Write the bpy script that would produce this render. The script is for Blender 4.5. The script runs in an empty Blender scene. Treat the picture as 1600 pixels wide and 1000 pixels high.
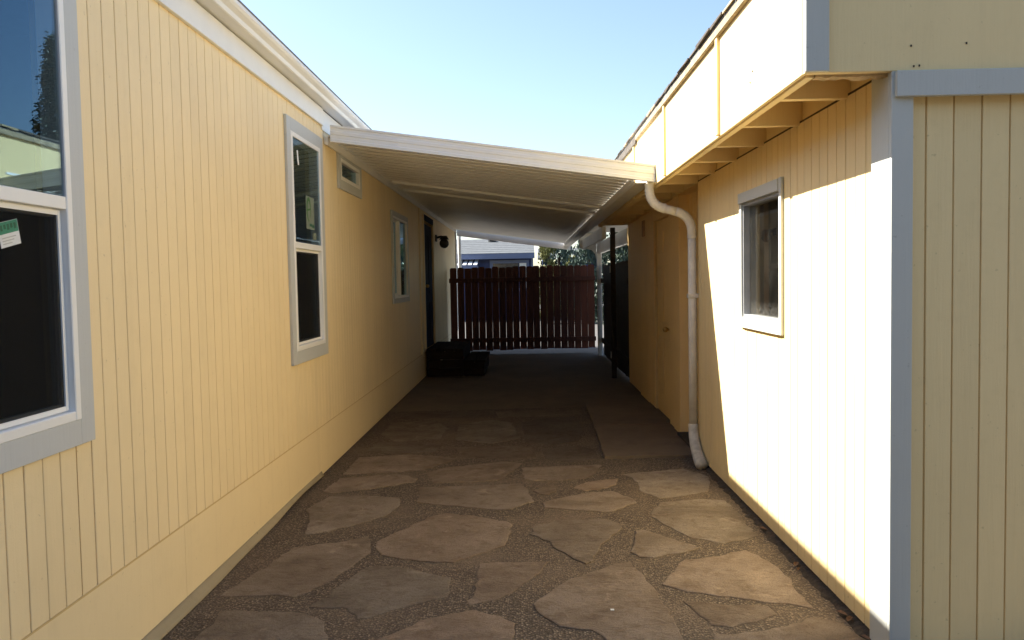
import bpy, bmesh, math, random
from mathutils import Vector, Matrix
random.seed(7)
rad = math.radians

# ------------------------------------------------------------------ camera
scene = bpy.context.scene
cam_data = bpy.data.cameras.new("camera")
cam = bpy.data.objects.new("camera", cam_data)
scene.collection.objects.link(cam)
scene.camera = cam
cam_data.sensor_width = 36.0
cam_data.lens = 1255.0 / 1600.0 * 36.0
cam_data.clip_start = 0.05
cam_data.clip_end = 2000.0
YAW, PITCH, ROLL = rad(-1.054), rad(-2.8), rad(1.05)
_f = Vector((math.sin(YAW) * math.cos(PITCH), math.cos(YAW) * math.cos(PITCH), math.sin(PITCH)))
_r = Vector((math.cos(YAW), -math.sin(YAW), 0.0))
_u = _r.cross(_f)
_r2 = _r * math.cos(ROLL) - _u * math.sin(ROLL)
_u2 = _r * math.sin(ROLL) + _u * math.cos(ROLL)
cam.matrix_world = Matrix(((_r2.x, _u2.x, -_f.x, 0.0), (_r2.y, _u2.y, -_f.y, 0.0), (_r2.z, _u2.z, -_f.z, 1.48), (0, 0, 0, 1)))

# ------------------------------------------------------------------ sky and sun
TO_SUN = Vector((-1.0, 0.345, 1.0)).normalized()
SUN_EL = math.asin(TO_SUN.z)
SUN_AZ = math.atan2(TO_SUN.x, TO_SUN.y)          # clockwise from +Y
world = bpy.data.worlds.new("World")
scene.world = world
world.use_nodes = True
wn = world.node_tree
sky = wn.nodes.new("ShaderNodeTexSky")
sky.sky_type = 'NISHITA'
sky.sun_disc = False
sky.sun_elevation = SUN_EL
sky.sun_rotation = SUN_AZ
sky.air_density = 1.0
sky.dust_density = 1.0
sky.ozone_density = 1.0
bg = wn.nodes["Background"]
bg.inputs[1].default_value = 0.071
wn.links.new(sky.outputs[0], bg.inputs[0])

sun_data = bpy.data.lights.new("sun", 'SUN')
sun_data.energy = 5.0
sun_data.angle = rad(0.53)
sun_data.color = (1.0, 0.95, 0.87)
sun = bpy.data.objects.new("sun", sun_data)
scene.collection.objects.link(sun)
sun.location = (-20, 10, 25)
sun.rotation_euler = TO_SUN.to_track_quat('Z', 'Y').to_euler()

scene.view_settings.view_transform = 'Standard'
scene.view_settings.look = 'None'
scene.view_settings.gamma = 1.0
scene.view_settings.use_curve_mapping = False
scene.view_settings.exposure = 1.88
scene.render.engine = 'CYCLES'
cy = scene.cycles
cy.use_denoising = True
cy.max_bounces = 10
cy.diffuse_bounces = 6
cy.glossy_bounces = 4
cy.transparent_max_bounces = 12
cy.caustics_reflective = False
cy.caustics_refractive = False
cy.sample_clamp_indirect = 6.0

# ------------------------------------------------------------------ materials
class NT:
    """tiny helper around a material's node tree"""
    def __init__(self, name):
        self.m = bpy.data.materials.new(name)
        self.m.use_nodes = True
        self.t = self.m.node_tree
        self.p = self.t.nodes["Principled BSDF"]
        self.out = self.t.nodes["Material Output"]
    def n(self, typ, **kw):
        nd = self.t.nodes.new(typ)
        for k, v in kw.items():
            setattr(nd, k, v)
        return nd
    def l(self, a, b):
        self.t.links.new(a, b)
    def pos(self, scale=(1, 1, 1), rot=(0, 0, 0)):
        g = self.n("ShaderNodeNewGeometry")
        mp = self.n("ShaderNodeMapping")
        mp.inputs["Scale"].default_value = scale
        mp.inputs["Rotation"].default_value = rot
        self.l(g.outputs["Position"], mp.inputs["Vector"])
        return mp.outputs[0]
    def noise(self, vec, scale, detail=4, rough=0.55, dist=0.0):
        nd = self.n("ShaderNodeTexNoise")
        nd.inputs["Scale"].default_value = scale
        nd.inputs["Detail"].default_value = detail
        nd.inputs["Roughness"].default_value = rough
        nd.inputs["Distortion"].default_value = dist
        self.l(vec, nd.inputs["Vector"])
        return nd.outputs["Fac"]
    def ramp(self, fac, stops):
        r = self.n("ShaderNodeValToRGB")
        el = r.color_ramp.elements
        while len(el) < len(stops):
            el.new(0.5)
        for e, (p, c) in zip(el, stops):
            e.position = p
            e.color = c if len(c) == 4 else (*c, 1)
        self.l(fac, r.inputs[0])
        return r.outputs[0]
    def mix(self, fac, a, b, blend='MIX'):
        mx = self.n("ShaderNodeMix", data_type='RGBA', blend_type=blend)
        for sock, v in ((mx.inputs[0], fac), (mx.inputs[6], a), (mx.inputs[7], b)):
            if hasattr(v, "links"):
                self.l(v, sock)
            elif isinstance(v, (int, float)):
                sock.default_value = v
            else:
                sock.default_value = (*v, 1)
        return mx.outputs[2]
    def math(self, op, a, b=None):
        nd = self.n("ShaderNodeMath", operation=op)
        for sock, v in zip(nd.inputs, (a, b)):
            if v is None:
                continue
            if hasattr(v, "links"):
                self.l(v, sock)
            else:
                sock.default_value = v
        return nd.outputs[0]
    def bump(self, h, strength, dist, nrm=None):
        b = self.n("ShaderNodeBump")
        b.inputs["Strength"].default_value = strength
        b.inputs["Distance"].default_value = dist
        self.l(h, b.inputs["Height"])
        if nrm is not None:
            self.l(nrm, b.inputs["Normal"])
        return b.outputs[0]
    def rnd(self):
        return self.n("ShaderNodeObjectInfo").outputs["Random"]

def g3(v):
    return (v, v, v)

def paint(name, col, rough=0.55, grain=0.35, peel=0.4, dirt=0.22, vary=0.05, grain_scale=(60, 60, 3), dirtcol=None, spec=0.3):
    """painted timber: grain relief, orange-peel, faint dirt, each piece a hair different"""
    k = NT(name)
    p = k.pos()
    big = k.noise(p, 0.9, 5, 0.6)
    fine = k.noise(p, 14, 4, 0.6)
    dc = dirtcol or tuple(c * f for c, f in zip(col, (0.72, 0.70, 0.66)))
    f1 = k.math('MULTIPLY', k.ramp(big, [(0.45, g3(0)), (0.75, g3(1))]), dirt)
    c = k.mix(f1, col, dc)
    f2 = k.math('MULTIPLY', k.ramp(fine, [(0.55, g3(0)), (0.8, g3(1))]), dirt * 0.7)
    c = k.mix(f2, c, dc)
    drip = k.noise(k.pos((7, 7, 0.5)), 1.0, 6, 0.7, 0.3)       # faint run-down streaks and chalking
    c = k.mix(k.math('MULTIPLY', k.ramp(drip, [(0.52, g3(0)), (0.72, g3(1))]), dirt * 0.8), c, dc)
    spot = k.noise(p, 42, 3, 0.5)
    c = k.mix(k.math('MULTIPLY', k.ramp(spot, [(0.70, g3(0)), (0.76, g3(1))]), dirt * 1.6), c, tuple(x * 0.6 for x in dc))
    r = k.math('ADD', k.math('MULTIPLY', k.rnd(), vary), 1.0 - vary)
    c = k.mix(1.0, c, r, 'MULTIPLY')
    k.l(c, k.p.inputs["Base Color"])
    k.p.inputs["Roughness"].default_value = rough
    k.p.inputs["Specular IOR Level"].default_value = spec
    gr = k.noise(k.pos(grain_scale), 1.0, 6, 0.65, 0.4)
    pe = k.noise(p, 170, 3, 0.6)
    b = k.bump(gr, grain, 0.004)
    b = k.bump(pe, peel, 0.0015, b)
    k.l(b, k.p.inputs["Normal"])
    return k.m

def simple(name, col, rough=0.5, metal=0.0, noise_scale=8, vary=0.12, bump=0.0, bscale=60, spec=0.4):
    k = NT(name)
    p = k.pos()
    n1 = k.noise(p, noise_scale, 5, 0.6)
    lo = tuple(c * (1 - vary) for c in col)
    hi = tuple(min(1, c * (1 + vary)) for c in col)
    k.l(k.ramp(n1, [(0.3, lo), (0.7, hi)]), k.p.inputs["Base Color"])
    k.p.inputs["Roughness"].default_value = rough
    k.p.inputs["Metallic"].default_value = metal
    k.p.inputs["Specular IOR Level"].default_value = spec
    if bump:
        k.l(k.bump(k.noise(p, bscale, 5, 0.65), bump, 0.004), k.p.inputs["Normal"])
    return k.m

def glass(name, tint=(1, 1, 1), boost=2.0, refl=(0.50, 0.76, 1.0), grime=0.0, grimecol=(0.45, 0.43, 0.38), coat=0.0):
    """flat window glass: mirror reflection by angle over a clear pane, optional dried dirt"""
    k = NT(name)
    t = k.t
    t.nodes.remove(k.p)
    geo = k.n("ShaderNodeNewGeometry")
    dot = k.n("ShaderNodeVectorMath", operation='DOT_PRODUCT')
    k.l(geo.outputs["Incoming"], dot.inputs[0])
    k.l(geo.outputs["Normal"], dot.inputs[1])
    c = k.math('ABSOLUTE', dot.outputs["Value"])
    f = k.math('POWER', k.math('SUBTRACT', 1.0, c), 5.0)
    f = k.math('ADD', k.math('MULTIPLY', f, 0.96), 0.04)
    f = k.math('MINIMUM', k.math('ADD', k.math('MULTIPLY', f, boost), coat), 1.0)
    tr = k.n("ShaderNodeBsdfTransparent")
    tr.inputs[0].default_value = (*tint, 1)
    gl = k.n("ShaderNodeBsdfGlossy")
    gl.inputs["Roughness"].default_value = 0.0
    gl.inputs[0].default_value = (*refl, 1)          # low-e coating reflects bluish
    wob = k.noise(k.pos(), 2.2, 1)
    k.l(k.bump(wob, 0.02, 0.01), gl.inputs["Normal"])
    mx = k.n("ShaderNodeMixShader")
    k.l(f, mx.inputs[0]); k.l(tr.outputs[0], mx.inputs[1]); k.l(gl.outputs[0], mx.inputs[2])
    last = mx.outputs[0]
    if grime:
        d = k.n("ShaderNodeBsdfDiffuse")
        d.inputs[0].default_value = (*grimecol, 1)
        a = k.noise(k.pos((5, 5, 3)), 1.8, 7, 0.75, 0.6)
        b = k.noise(k.pos(), 55, 4, 0.7)
        m = k.math('MULTIPLY', k.ramp(a, [(0.42, g3(0.12)), (0.72, g3(1))]), k.ramp(b, [(0.35, g3(0.25)), (0.7, g3(1))]))
        sep = k.n("ShaderNodeSeparateXYZ")
        k.l(geo.outputs["Position"], sep.inputs[0])
        # dust that has settled along the bottom edge of the pane
        low = k.math('MULTIPLY', k.math('SUBTRACT', 1.34, sep.outputs[2]), 7.0)
        low = k.math('MAXIMUM', k.math('MINIMUM', low, 0.9), 0.0)
        m2 = k.math('MAXIMUM', k.math('MULTIPLY', m, grime), k.math('MULTIPLY', low, k.ramp(b, [(0.4, g3(0.02)), (0.6, g3(0.30))])))
        mg = k.n("ShaderNodeMixShader")
        k.l(m2, mg.inputs[0]); k.l(last, mg.inputs[1]); k.l(d.outputs[0], mg.inputs[2])
        last = mg.outputs[0]
    k.l(last, k.out.inputs[0])
    return k.m

def screen_mat(name):
    k = NT(name)
    k.t.nodes.remove(k.p)
    tr = k.n("ShaderNodeBsdfTransparent")
    df = k.n("ShaderNodeBsdfDiffuse")
    df.inputs[0].default_value = (0.02, 0.02, 0.02, 1)
    mx = k.n("ShaderNodeMixShader")
    mx.inputs[0].default_value = 0.55
    k.l(tr.outputs[0], mx.inputs[1]); k.l(df.outputs[0], mx.inputs[2])
    k.l(mx.outputs[0], k.out.inputs[0])
    return k.m

YEL = (0.87, 0.715, 0.445)
M = {}
M['yellow'] = paint("yellow_siding_paint", YEL, 0.5, 0.25, 0.35)
M['yellow_right'] = paint("cream_yellow_siding_paint", (0.86, 0.675, 0.35), 0.55, 0.5, 0.3)
M['yellow_old'] = paint("old_yellow_paint", (0.88, 0.64, 0.30), 0.55, 0.4, 0.3, 0.3)
M['groove'] = paint("groove_yellow_paint", (0.68, 0.50, 0.24), 0.7, 0.2, 0.3, 0.5)
M['trim'] = paint("grey_trim_paint", (0.53, 0.555, 0.57), 0.5, 0.3, 0.25, 0.15, 0.03)
M['trim_right'] = paint("blue_grey_trim_paint", (0.54, 0.55, 0.50), 0.5, 0.35, 0.25, 0.2, 0.03)
M['lip'] = paint("dirty_flashing", (0.36, 0.30, 0.19), 0.6, 0.2, 0.2, 0.6)
M['vinyl'] = simple("white_vinyl", (0.84, 0.85, 0.85), 0.35, 0, 3, 0.03)
M['white_metal'] = simple("white_enamel_metal", (0.77, 0.78, 0.79), 0.32, 0, 2.5, 0.05, 0.05, 30)
M['pan_metal'] = simple("white_roof_pan", (0.80, 0.79, 0.76), 0.38, 0, 2.0, 0.06)
M['seam_shade'] = simple("shaded_seam", (0.24, 0.21, 0.17), 0.8, 0, 9, 0.3)  # dark colour standing in for shade inside the pan seams
M['beige_metal'] = simple("beige_downspout_metal", (0.66, 0.63, 0.57), 0.45, 0, 12, 0.12, 0.1, 90)
M['foot_metal'] = simple("chalky_downspout_foot", (0.50, 0.48, 0.43), 0.7, 0, 18, 0.25, 0.3, 90)
M['aluminium'] = simple("dull_aluminium", (0.45, 0.46, 0.47), 0.45, 0.6, 10, 0.1)
M['glass'] = glass("clear_glass", (0.80, 0.83, 0.81), 1.2, coat=0.055)
M['glass_dirty'] = glass("dusty_glass", (0.8, 0.8, 0.76), 0.8, (0.9, 0.9, 0.88), 0.055, (0.30, 0.29, 0.26))
M['screen'] = screen_mat("insect_screen")
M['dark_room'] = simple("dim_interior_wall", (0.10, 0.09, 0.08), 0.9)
M['ply'] = simple("bare_plywood", (0.46, 0.29, 0.16), 0.8, 0, 6, 0.3)
M['shelf'] = simple("dusty_shelf_board", (0.24, 0.21, 0.17), 0.8)
M['navy'] = simple("navy_door_paint", (0.006, 0.008, 0.022), 0.8, 0, 5, 0.1, spec=0.1)
M['black'] = simple("black_metal", (0.012, 0.012, 0.013), 0.45)
M['lampglass'] = simple("smoked_lamp_glass", (0.05, 0.045, 0.04), 0.15, 0, 5, 0.1, spec=0.6)
M['brass'] = simple("worn_brass", (0.50, 0.33, 0.12), 0.35, 0.9, 20, 0.2)
M['step_wood'] = simple("dark_stained_step", (0.024, 0.016, 0.012), 0.8, 0, 12, 0.3, 0.3, spec=0.1)
M['sticker_white'] = simple("white_paper", (0.72, 0.74, 0.74), 0.7, 0, 30, 0.06)
M['sticker_film'] = simple("faded_sticker_film", (0.20, 0.24, 0.19), 0.7, 0, 30, 0.1)
M['sticker_green'] = simple("green_print", (0.03, 0.22, 0.13), 0.6, 0, 40, 0.2)
M['sticker_dark'] = simple("dark_green_print", (0.01, 0.10, 0.05), 0.6, 0, 40, 0.2)
M['logo_green'] = simple("leaf_green_print", (0.04, 0.14, 0.03), 0.6, 0, 40, 0.2)
M['tar'] = simple("weathered_roof_edge", (0.10, 0.085, 0.07), 0.85, 0, 14, 0.5, 0.6, 40)
M['edge_wood'] = simple("weathered_edge_wood", (0.34, 0.27, 0.17), 0.8, 0, 14, 0.35, 0.5, 50)
M['raw_wood'] = simple("split_bare_wood", (0.55, 0.40, 0.22), 0.8, 0, 20, 0.25, 0.4, 60)
M['roofing'] = simple("grey_shingle", (0.16, 0.16, 0.155), 0.9, 0, 30, 0.3, 0.5, 80)
M['nail'] = simple("rusty_nail", (0.05, 0.035, 0.025), 0.8)
M['leaf_dry'] = simple("dry_leaf", (0.11, 0.055, 0.028), 0.7, 0, 40, 0.4)
M['soil'] = simple("damp_soil", (0.045, 0.034, 0.025), 0.95, 0, 50, 0.5, 0.9, 140)

def fence_mat():
    k = NT("red_brown_stained_cedar")
    gr = k.noise(k.pos((40, 40, 2.0)), 1.0, 6, 0.7, 0.6)
    c = k.ramp(gr, [(0.25, (0.055, 0.015, 0.009)), (0.55, (0.098, 0.028, 0.016)), (0.8, (0.14, 0.045, 0.026))])
    r = k.math('ADD', k.math('MULTIPLY', k.rnd(), 0.45), 0.72)
    k.l(k.mix(1.0, c, r, 'MULTIPLY'), k.p.inputs["Base Color"])
    k.p.inputs["Roughness"].default_value = 0.75
    k.l(k.bump(gr, 0.5, 0.004), k.p.inputs["Normal"])
    return k.m
M['cedar'] = fence_mat()
M['dark_fence'] = simple("dark_fence_wood", (0.035, 0.024, 0.018), 0.8, 0, 14, 0.4, 0.4)

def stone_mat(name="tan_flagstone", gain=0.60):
    k = NT(name)
    p = k.pos()
    oi = k.n("ShaderNodeObjectInfo")
    off = k.n("ShaderNodeVectorMath", operation='ADD')
    sc = k.n("ShaderNodeVectorMath", operation='SCALE')
    sc.inputs["Scale"].default_value = 9.0
    comb = k.n("ShaderNodeCombineXYZ")
    k.l(oi.outputs["Random"], comb.inputs[0]); k.l(oi.outputs["Random"], comb.inputs[2])
    k.l(comb.outputs[0], sc.inputs[0]); k.l(p, off.inputs[0]); k.l(sc.outputs[0], off.inputs[1])
    v = off.outputs[0]
    a = k.noise(v, 2.2, 6, 0.62, 0.6)
    base = k.ramp(a, [(0.30, (0.18, 0.138, 0.102)), (0.47, (0.29, 0.235, 0.182)), (0.60, (0.34, 0.285, 0.23)), (0.74, (0.42, 0.35, 0.28))])
    b = k.noise(v, 11, 6, 0.7, 0.3)
    base = k.mix(k.math('MULTIPLY', k.ramp(b, [(0.5, g3(0)), (0.68, g3(1))]), 0.7), base, (0.16, 0.108, 0.07))
    sp = k.noise(v, 160, 3, 0.6)
    base = k.mix(k.math('MULTIPLY', k.ramp(sp, [(0.38, g3(1)), (0.5, g3(0))]), 0.5), base, (0.10, 0.075, 0.055))
    wh = k.noise(v, 5.5, 7, 0.75, 1.0)
    base = k.mix(k.math('MULTIPLY', k.ramp(wh, [(0.57, g3(0)), (0.68, g3(1))]), 0.55), base, (0.50, 0.42, 0.33))
    hue = k.ramp(k.math('FRACT', k.math('MULTIPLY', oi.outputs["Random"], 7.31)), [(0.0, (0.98, 0.90, 0.84)), (0.5, (0.95, 0.92, 0.89)), (1.0, (0.91, 0.92, 0.92))])
    base = k.mix(1.0, base, hue, 'MULTIPLY')
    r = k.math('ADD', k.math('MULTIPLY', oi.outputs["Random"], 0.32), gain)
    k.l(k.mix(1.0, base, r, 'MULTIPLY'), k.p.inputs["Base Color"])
    k.p.inputs["Roughness"].default_value = 0.78
    k.p.inputs["Specular IOR Level"].default_value = 0.3
    # cleft layers: stretched ripples plus grit
    mp = k.n("ShaderNodeMapping")
    mp.inputs["Scale"].default_value = (6, 11, 6)
    rz = k.n("ShaderNodeCombineXYZ")
    k.l(k.math('MULTIPLY', oi.outputs["Random"], 6.28), rz.inputs[2])
    k.l(rz.outputs[0], mp.inputs["Rotation"])
    k.l(v, mp.inputs[0])
    cl = k.noise(mp.outputs[0], 1.0, 7, 0.68, 1.2)
    nb = k.bump(cl, 0.8, 0.030)
    nb = k.bump(k.noise(v, 60, 6, 0.75), 0.8, 0.006, nb)
    k.l(nb, k.p.inputs["Normal"])
    return k.m
M['stone'] = stone_mat()
M['stone_darker'] = stone_mat("darker_flagstone", 0.34)  # darker copy of the flagstone for the rectangle of stones further back

def aggregate_mat():
    k = NT("exposed_pebble_concrete")
    p = k.pos()
    vo = k.n("ShaderNodeTexVoronoi")
    vo.inputs["Scale"].default_value = 95
    k.l(p, vo.inputs["Vector"])
    sepc = k.n("ShaderNodeSeparateColor")
    k.l(vo.outputs["Color"], sepc.inputs[0])
    peb = k.ramp(sepc.outputs[0], [(0.0, (0.06, 0.045, 0.033)), (0.45, (0.155, 0.116, 0.082)), (0.85, (0.24, 0.18, 0.125)), (1.0, (0.34, 0.27, 0.20))])
    gap = k.ramp(vo.outputs["Distance"], [(0.30, g3(0)), (0.62, g3(1))])
    c = k.mix(gap, peb, (0.055, 0.040, 0.028))
    big = k.noise(p, 1.6, 5, 0.6)
    c = k.mix(k.math('MULTIPLY', k.ramp(big, [(0.46, g3(0)), (0.66, g3(1))]), 0.5), c, (0.18, 0.13, 0.088))
    k.l(c, k.p.inputs["Base Color"])
    k.p.inputs["Roughness"].default_value = 0.85
    h = k.math('SUBTRACT', 1.0, vo.outputs["Distance"])
    nb = k.bump(h, 0.9, 0.006)
    nb = k.bump(k.noise(p, 9, 4), 0.4, 0.02, nb)
    k.l(nb, k.p.inputs["Normal"])
    return k.m
M['aggregate'] = aggregate_mat()

def concrete_mat(name, a, b, stain):
    k = NT(name)
    p = k.pos()
    n1 = k.noise(p, 1.3, 6, 0.62, 0.4)
    c = k.ramp(n1, [(0.3, a), (0.7, b)])
    n2 = k.noise(p, 4.5, 6, 0.7, 0.8)
    c = k.mix(k.math('MULTIPLY', k.ramp(n2, [(0.5, g3(0)), (0.7, g3(1))]), 0.5), c, stain)
    n3 = k.noise(p, 220, 3, 0.6)
    c = k.mix(k.math('MULTIPLY', k.ramp(n3, [(0.3, g3(1)), (0.5, g3(0))]), 0.3), c, tuple(x * 0.5 for x in a))
    k.l(c, k.p.inputs["Base Color"])
    k.p.inputs["Roughness"].default_value = 0.85
    nb = k.bump(k.noise(p, 120, 5, 0.7), 0.4, 0.003)
    nb = k.bump(n2, 0.3, 0.01, nb)
    k.l(nb, k.p.inputs["Normal"])
    return k.m
M['concrete'] = concrete_mat("brown_stained_concrete", (0.115, 0.085, 0.058), (0.17, 0.128, 0.09), (0.075, 0.055, 0.038))
M['ground'] = concrete_mat("tan_gravel_lane", (0.12, 0.10, 0.075), (0.16, 0.13, 0.10), (0.09, 0.075, 0.055))
M['yard'] = concrete_mat("worn_yard_asphalt", (0.085, 0.08, 0.073), (0.12, 0.112, 0.10), (0.06, 0.056, 0.05))

# ------------------------------------------------------------------ mesh helpers
COL = scene.collection

def link(name, me, mat=None, parent=None):
    o = bpy.data.objects.new(name, me)
    COL.objects.link(o)
    if mat is not None and me is not None and len(me.materials) == 0:
        me.materials.append(M[mat] if isinstance(mat, str) else mat)
    if parent is not None:
        o.parent = parent
        base = parent
        while base.parent is not None:
            base = base.parent
        if base.type == 'EMPTY' and parent == base:
            o.matrix_parent_inverse = Matrix.Translation(-base.location)
    return o

def thing(name, loc, label, cat, group=None):
    o = bpy.data.objects.new(name, None)
    o.empty_display_size = 0.2
    COL.objects.link(o)
    o.location = loc
    tag(o, label, cat, group)
    return o

def tag(o, label, cat, group=None):
    o["label"] = label
    o["category"] = cat
    if group:
        o["group"] = group

class MB:
    """collects boxes, prisms and tubes in world space (or through a frame) into one mesh"""
    def __init__(self, frame=None):
        self.v, self.f, self.fr = [], [], frame
    def add(self, verts, faces):
        b = len(self.v)
        for p in verts:
            p = Vector(p)
            self.v.append(tuple(self.fr @ p) if self.fr else tuple(p))
        self.f += [tuple(i + b for i in f) for f in faces]
        return self
    def box(self, x0, x1, y0, y1, z0, z1):
        v = [(x0, y0, z0), (x1, y0, z0), (x1, y1, z0), (x0, y1, z0), (x0, y0, z1), (x1, y0, z1), (x1, y1, z1), (x0, y1, z1)]
        return self.add(v, [(0, 3, 2, 1), (4, 5, 6, 7), (0, 1, 5, 4), (1, 2, 6, 5), (2, 3, 7, 6), (3, 0, 4, 7)])
    def prism(self, poly, axis, a, b):
        """poly: 2-D points; axis 0/1/2 is the extrusion axis, a..b its range"""
        n = len(poly)
        def mk(p, t):
            q = list(p); q.insert(axis, t); return tuple(q)
        v = [mk(p, a) for p in poly] + [mk(p, b) for p in poly]
        f = [tuple(range(n - 1, -1, -1)), tuple(range(n, 2 * n))]
        f += [(i, (i + 1) % n, n + (i + 1) % n, n + i) for i in range(n)]
        return self.add(v, f)
    def tube(self, pts, radii, seg=12, sx=1.0, cap=True):
        pts = [Vector(p) for p in pts]
        n = len(pts)
        rings = []
        ref = Vector((0, 1, 0))
        for i, p in enumerate(pts):
            t = (pts[min(i + 1, n - 1)] - pts[max(i - 1, 0)]).normalized()
            a = ref - t * ref.dot(t)
            if a.length < 1e-3:
                a = Vector((1, 0, 0)) - t * t.x
            a.normalize(); ref = a
            b = t.cross(a)
            r = radii[i] if isinstance(radii, (list, tuple)) else radii
            ring = []
            for k in range(seg):
                th = 2 * math.pi * k / seg
                ring.append(p + a * (r * sx * math.cos(th)) + b * (r * math.sin(th)))
            rings.append(ring)
        v = [q for ring in rings for q in ring]
        f = []
        for i in range(n - 1):
            for k in range(seg):
                k2 = (k + 1) % seg
                f.append((i * seg + k, i * seg + k2, (i + 1) * seg + k2, (i + 1) * seg + k))
        if cap:
            f.append(tuple(range(seg - 1, -1, -1)))
            f.append(tuple((n - 1) * seg + k for k in range(seg)))
        return self.add(v, f)
    def sphere(self, c, r, seg=16, rings=10, sz=1.0):
        v, f = [], []
        for i in range(rings + 1):
            ph = math.pi * i / rings
            for k in range(seg):
                th = 2 * math.pi * k / seg
                v.append((c[0] + r * math.sin(ph) * math.cos(th), c[1] + r * math.sin(ph) * math.sin(th), c[2] + r * sz * math.cos(ph)))
        for i in range(rings):
            for k in range(seg):
                k2 = (k + 1) % seg
                f.append((i * seg + k, (i + 1) * seg + k, (i + 1) * seg + k2, i * seg + k2))
        return self.add(v, f)
    def mesh(self, name, bevel=0.0, smooth=False):
        me = bpy.data.meshes.new(name)
        me.from_pydata(self.v, [], self.f)
        bm = bmesh.new(); bm.from_mesh(me)
        bmesh.ops.recalc_face_normals(bm, faces=bm.faces)
        if bevel > 0:
            bmesh.ops.bevel(bm, geom=list(bm.edges), offset=bevel, segments=1, affect='EDGES', clamp_overlap=True)
        bm.to_mesh(me); bm.free()
        if smooth:
            for p in me.polygons:
                p.use_smooth = True
            if smooth == 'auto':
                me.set_sharp_from_angle(angle=rad(35))
        return me
    def obj(self, name, mat, parent=None, bevel=0.0, smooth=False):
        return link(name, self.mesh(name, bevel, smooth), mat, parent)

def structure(o):
    o["kind"] = "structure"
    return o

# wall frames: local x = outward normal, local y = along the wall, local z = up
def frame_px(x):      # faces +X, along +Y
    return Matrix.Translation((x, 0, 0))
def frame_nx(x):      # faces -X, along -Y  (local y = -world y)
    return Matrix.Translation((x, 0, 0)) @ Matrix.Rotation(math.pi, 4, 'Z')
def frame_ny(y):      # faces -Y, along +X
    return Matrix.Translation((0, y, 0)) @ Matrix.Rotation(-math.pi / 2, 4, 'Z')

PLANKS = {}
def plank_mesh(w, h, t, mat):
    key = (round(w, 4), round(h, 3), mat)
    if key not in PLANKS:
        c = 0.0016
        v = [(-t, 0, 0), (-t, w, 0), (-c, 0, 0), (-c, w, 0), (0, c, 0), (0, w - c, 0)]
        v += [(x, y, h) for x, y, z in v]
        f = [(2, 4, 10, 8), (4, 5, 11, 10), (5, 3, 9, 11), (0, 2, 8, 6), (3, 1, 7, 9), (0, 1, 3, 5, 4, 2), (6, 8, 10, 11, 9, 7), (1, 0, 6, 7)]
        me = bpy.data.meshes.new("plank")
        me.from_pydata(v, [], f)
        bm = bmesh.new(); bm.from_mesh(me)
        bmesh.ops.recalc_face_normals(bm, faces=bm.faces)
        bm.to_mesh(me); bm.free()
        me.materials.append(M[mat])
        PLANKS[key] = me
    return PLANKS[key]

def free_spans(z0, z1, cuts):
    spans, z = [], z0
    for a, b in sorted(cuts):
        if a > z + 0.004:
            spans.append((z, min(a, z1)))
        z = max(z, b)
    if z < z1 - 0.004:
        spans.append((z, z1))
    return spans

def siding(parent, fr, u0, u1, z0, z1, pitch, first, holes, mat, back_mat='groove', thick=0.02, wide_every=12, gap=0.0052):
    """grooved siding: a backing wall with openings, and one plank piece for each strip between grooves"""
    ys = sorted({u0, u1, *[h[0] for h in holes], *[h[1] for h in holes]})
    ys = [y for y in ys if u0 <= y <= u1]
    mb = MB(fr)
    for a, b in zip(ys[:-1], ys[1:]):
        cuts = [(h[2], h[3]) for h in holes if h[0] <= a + 1e-6 and h[1] >= b - 1e-6]
        for s0, s1 in free_spans(z0, z1, cuts):
            mb.box(-0.10, -0.0065, a, b, s0, s1)
    wall = mb.obj("wall", back_mat, parent)
    k = math.floor((u0 - first) / pitch)
    rz = fr.to_euler()
    while first + k * pitch < u1:
        g = gap * (1.7 if k % wide_every == 0 else 1.0)
        a = max(u0, first + k * pitch + g / 2)
        b = min(u1, first + (k + 1) * pitch - gap / 2)
        k += 1
        if b - a < 0.004:
            continue
        es = sorted({a, b, *[e for h in holes for e in h[:2] if a < e < b]})
        for c, d in zip(es[:-1], es[1:]):
            cuts = [(h[2], h[3]) for h in holes if h[0] <= c + 1e-6 and h[1] >= d - 1e-6]
            for s0, s1 in free_spans(z0, z1, cuts):
                o = link("plank", plank_mesh(d - c, s1 - s0, 0.006, mat), None, wall)
                o.rotation_euler = rz
                o.location = fr @ Vector((random.uniform(-0.0006, 0.0004), c, s0))
    return wall

# ------------------------------------------------------------------ ground
XL, XR = -1.6, 1.375
g = structure(MB().add([(-400, -300, 0), (400, -300, 0), (400, 700, 0), (-400, 700, 0)], [(0, 1, 2, 3)]).obj("ground", 'ground'))
patio = structure(MB().add([(-1.75, -6, 0.004), (1.45, -6, 0.004), (1.45, 9.33, 0.004), (-1.75, 9.10, 0.004)], [(0, 1, 2, 3)]).obj("patio", 'aggregate'))
carport = structure(MB().add([(-1.75, 9.10, 0.004), (1.52, 9.34, 0.004), (1.52, 17.2, 0.004), (-1.75, 17.2, 0.004)], [(0, 1, 2, 3)]).obj("pavement", 'concrete'))

yard = structure(MB().add([(-14, 17.2, 0.004), (9, 17.2, 0.004), (9, 60, 0.004), (-14, 60, 0.004)], [(0, 1, 2, 3)]).obj("yard", 'yard'))

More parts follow.
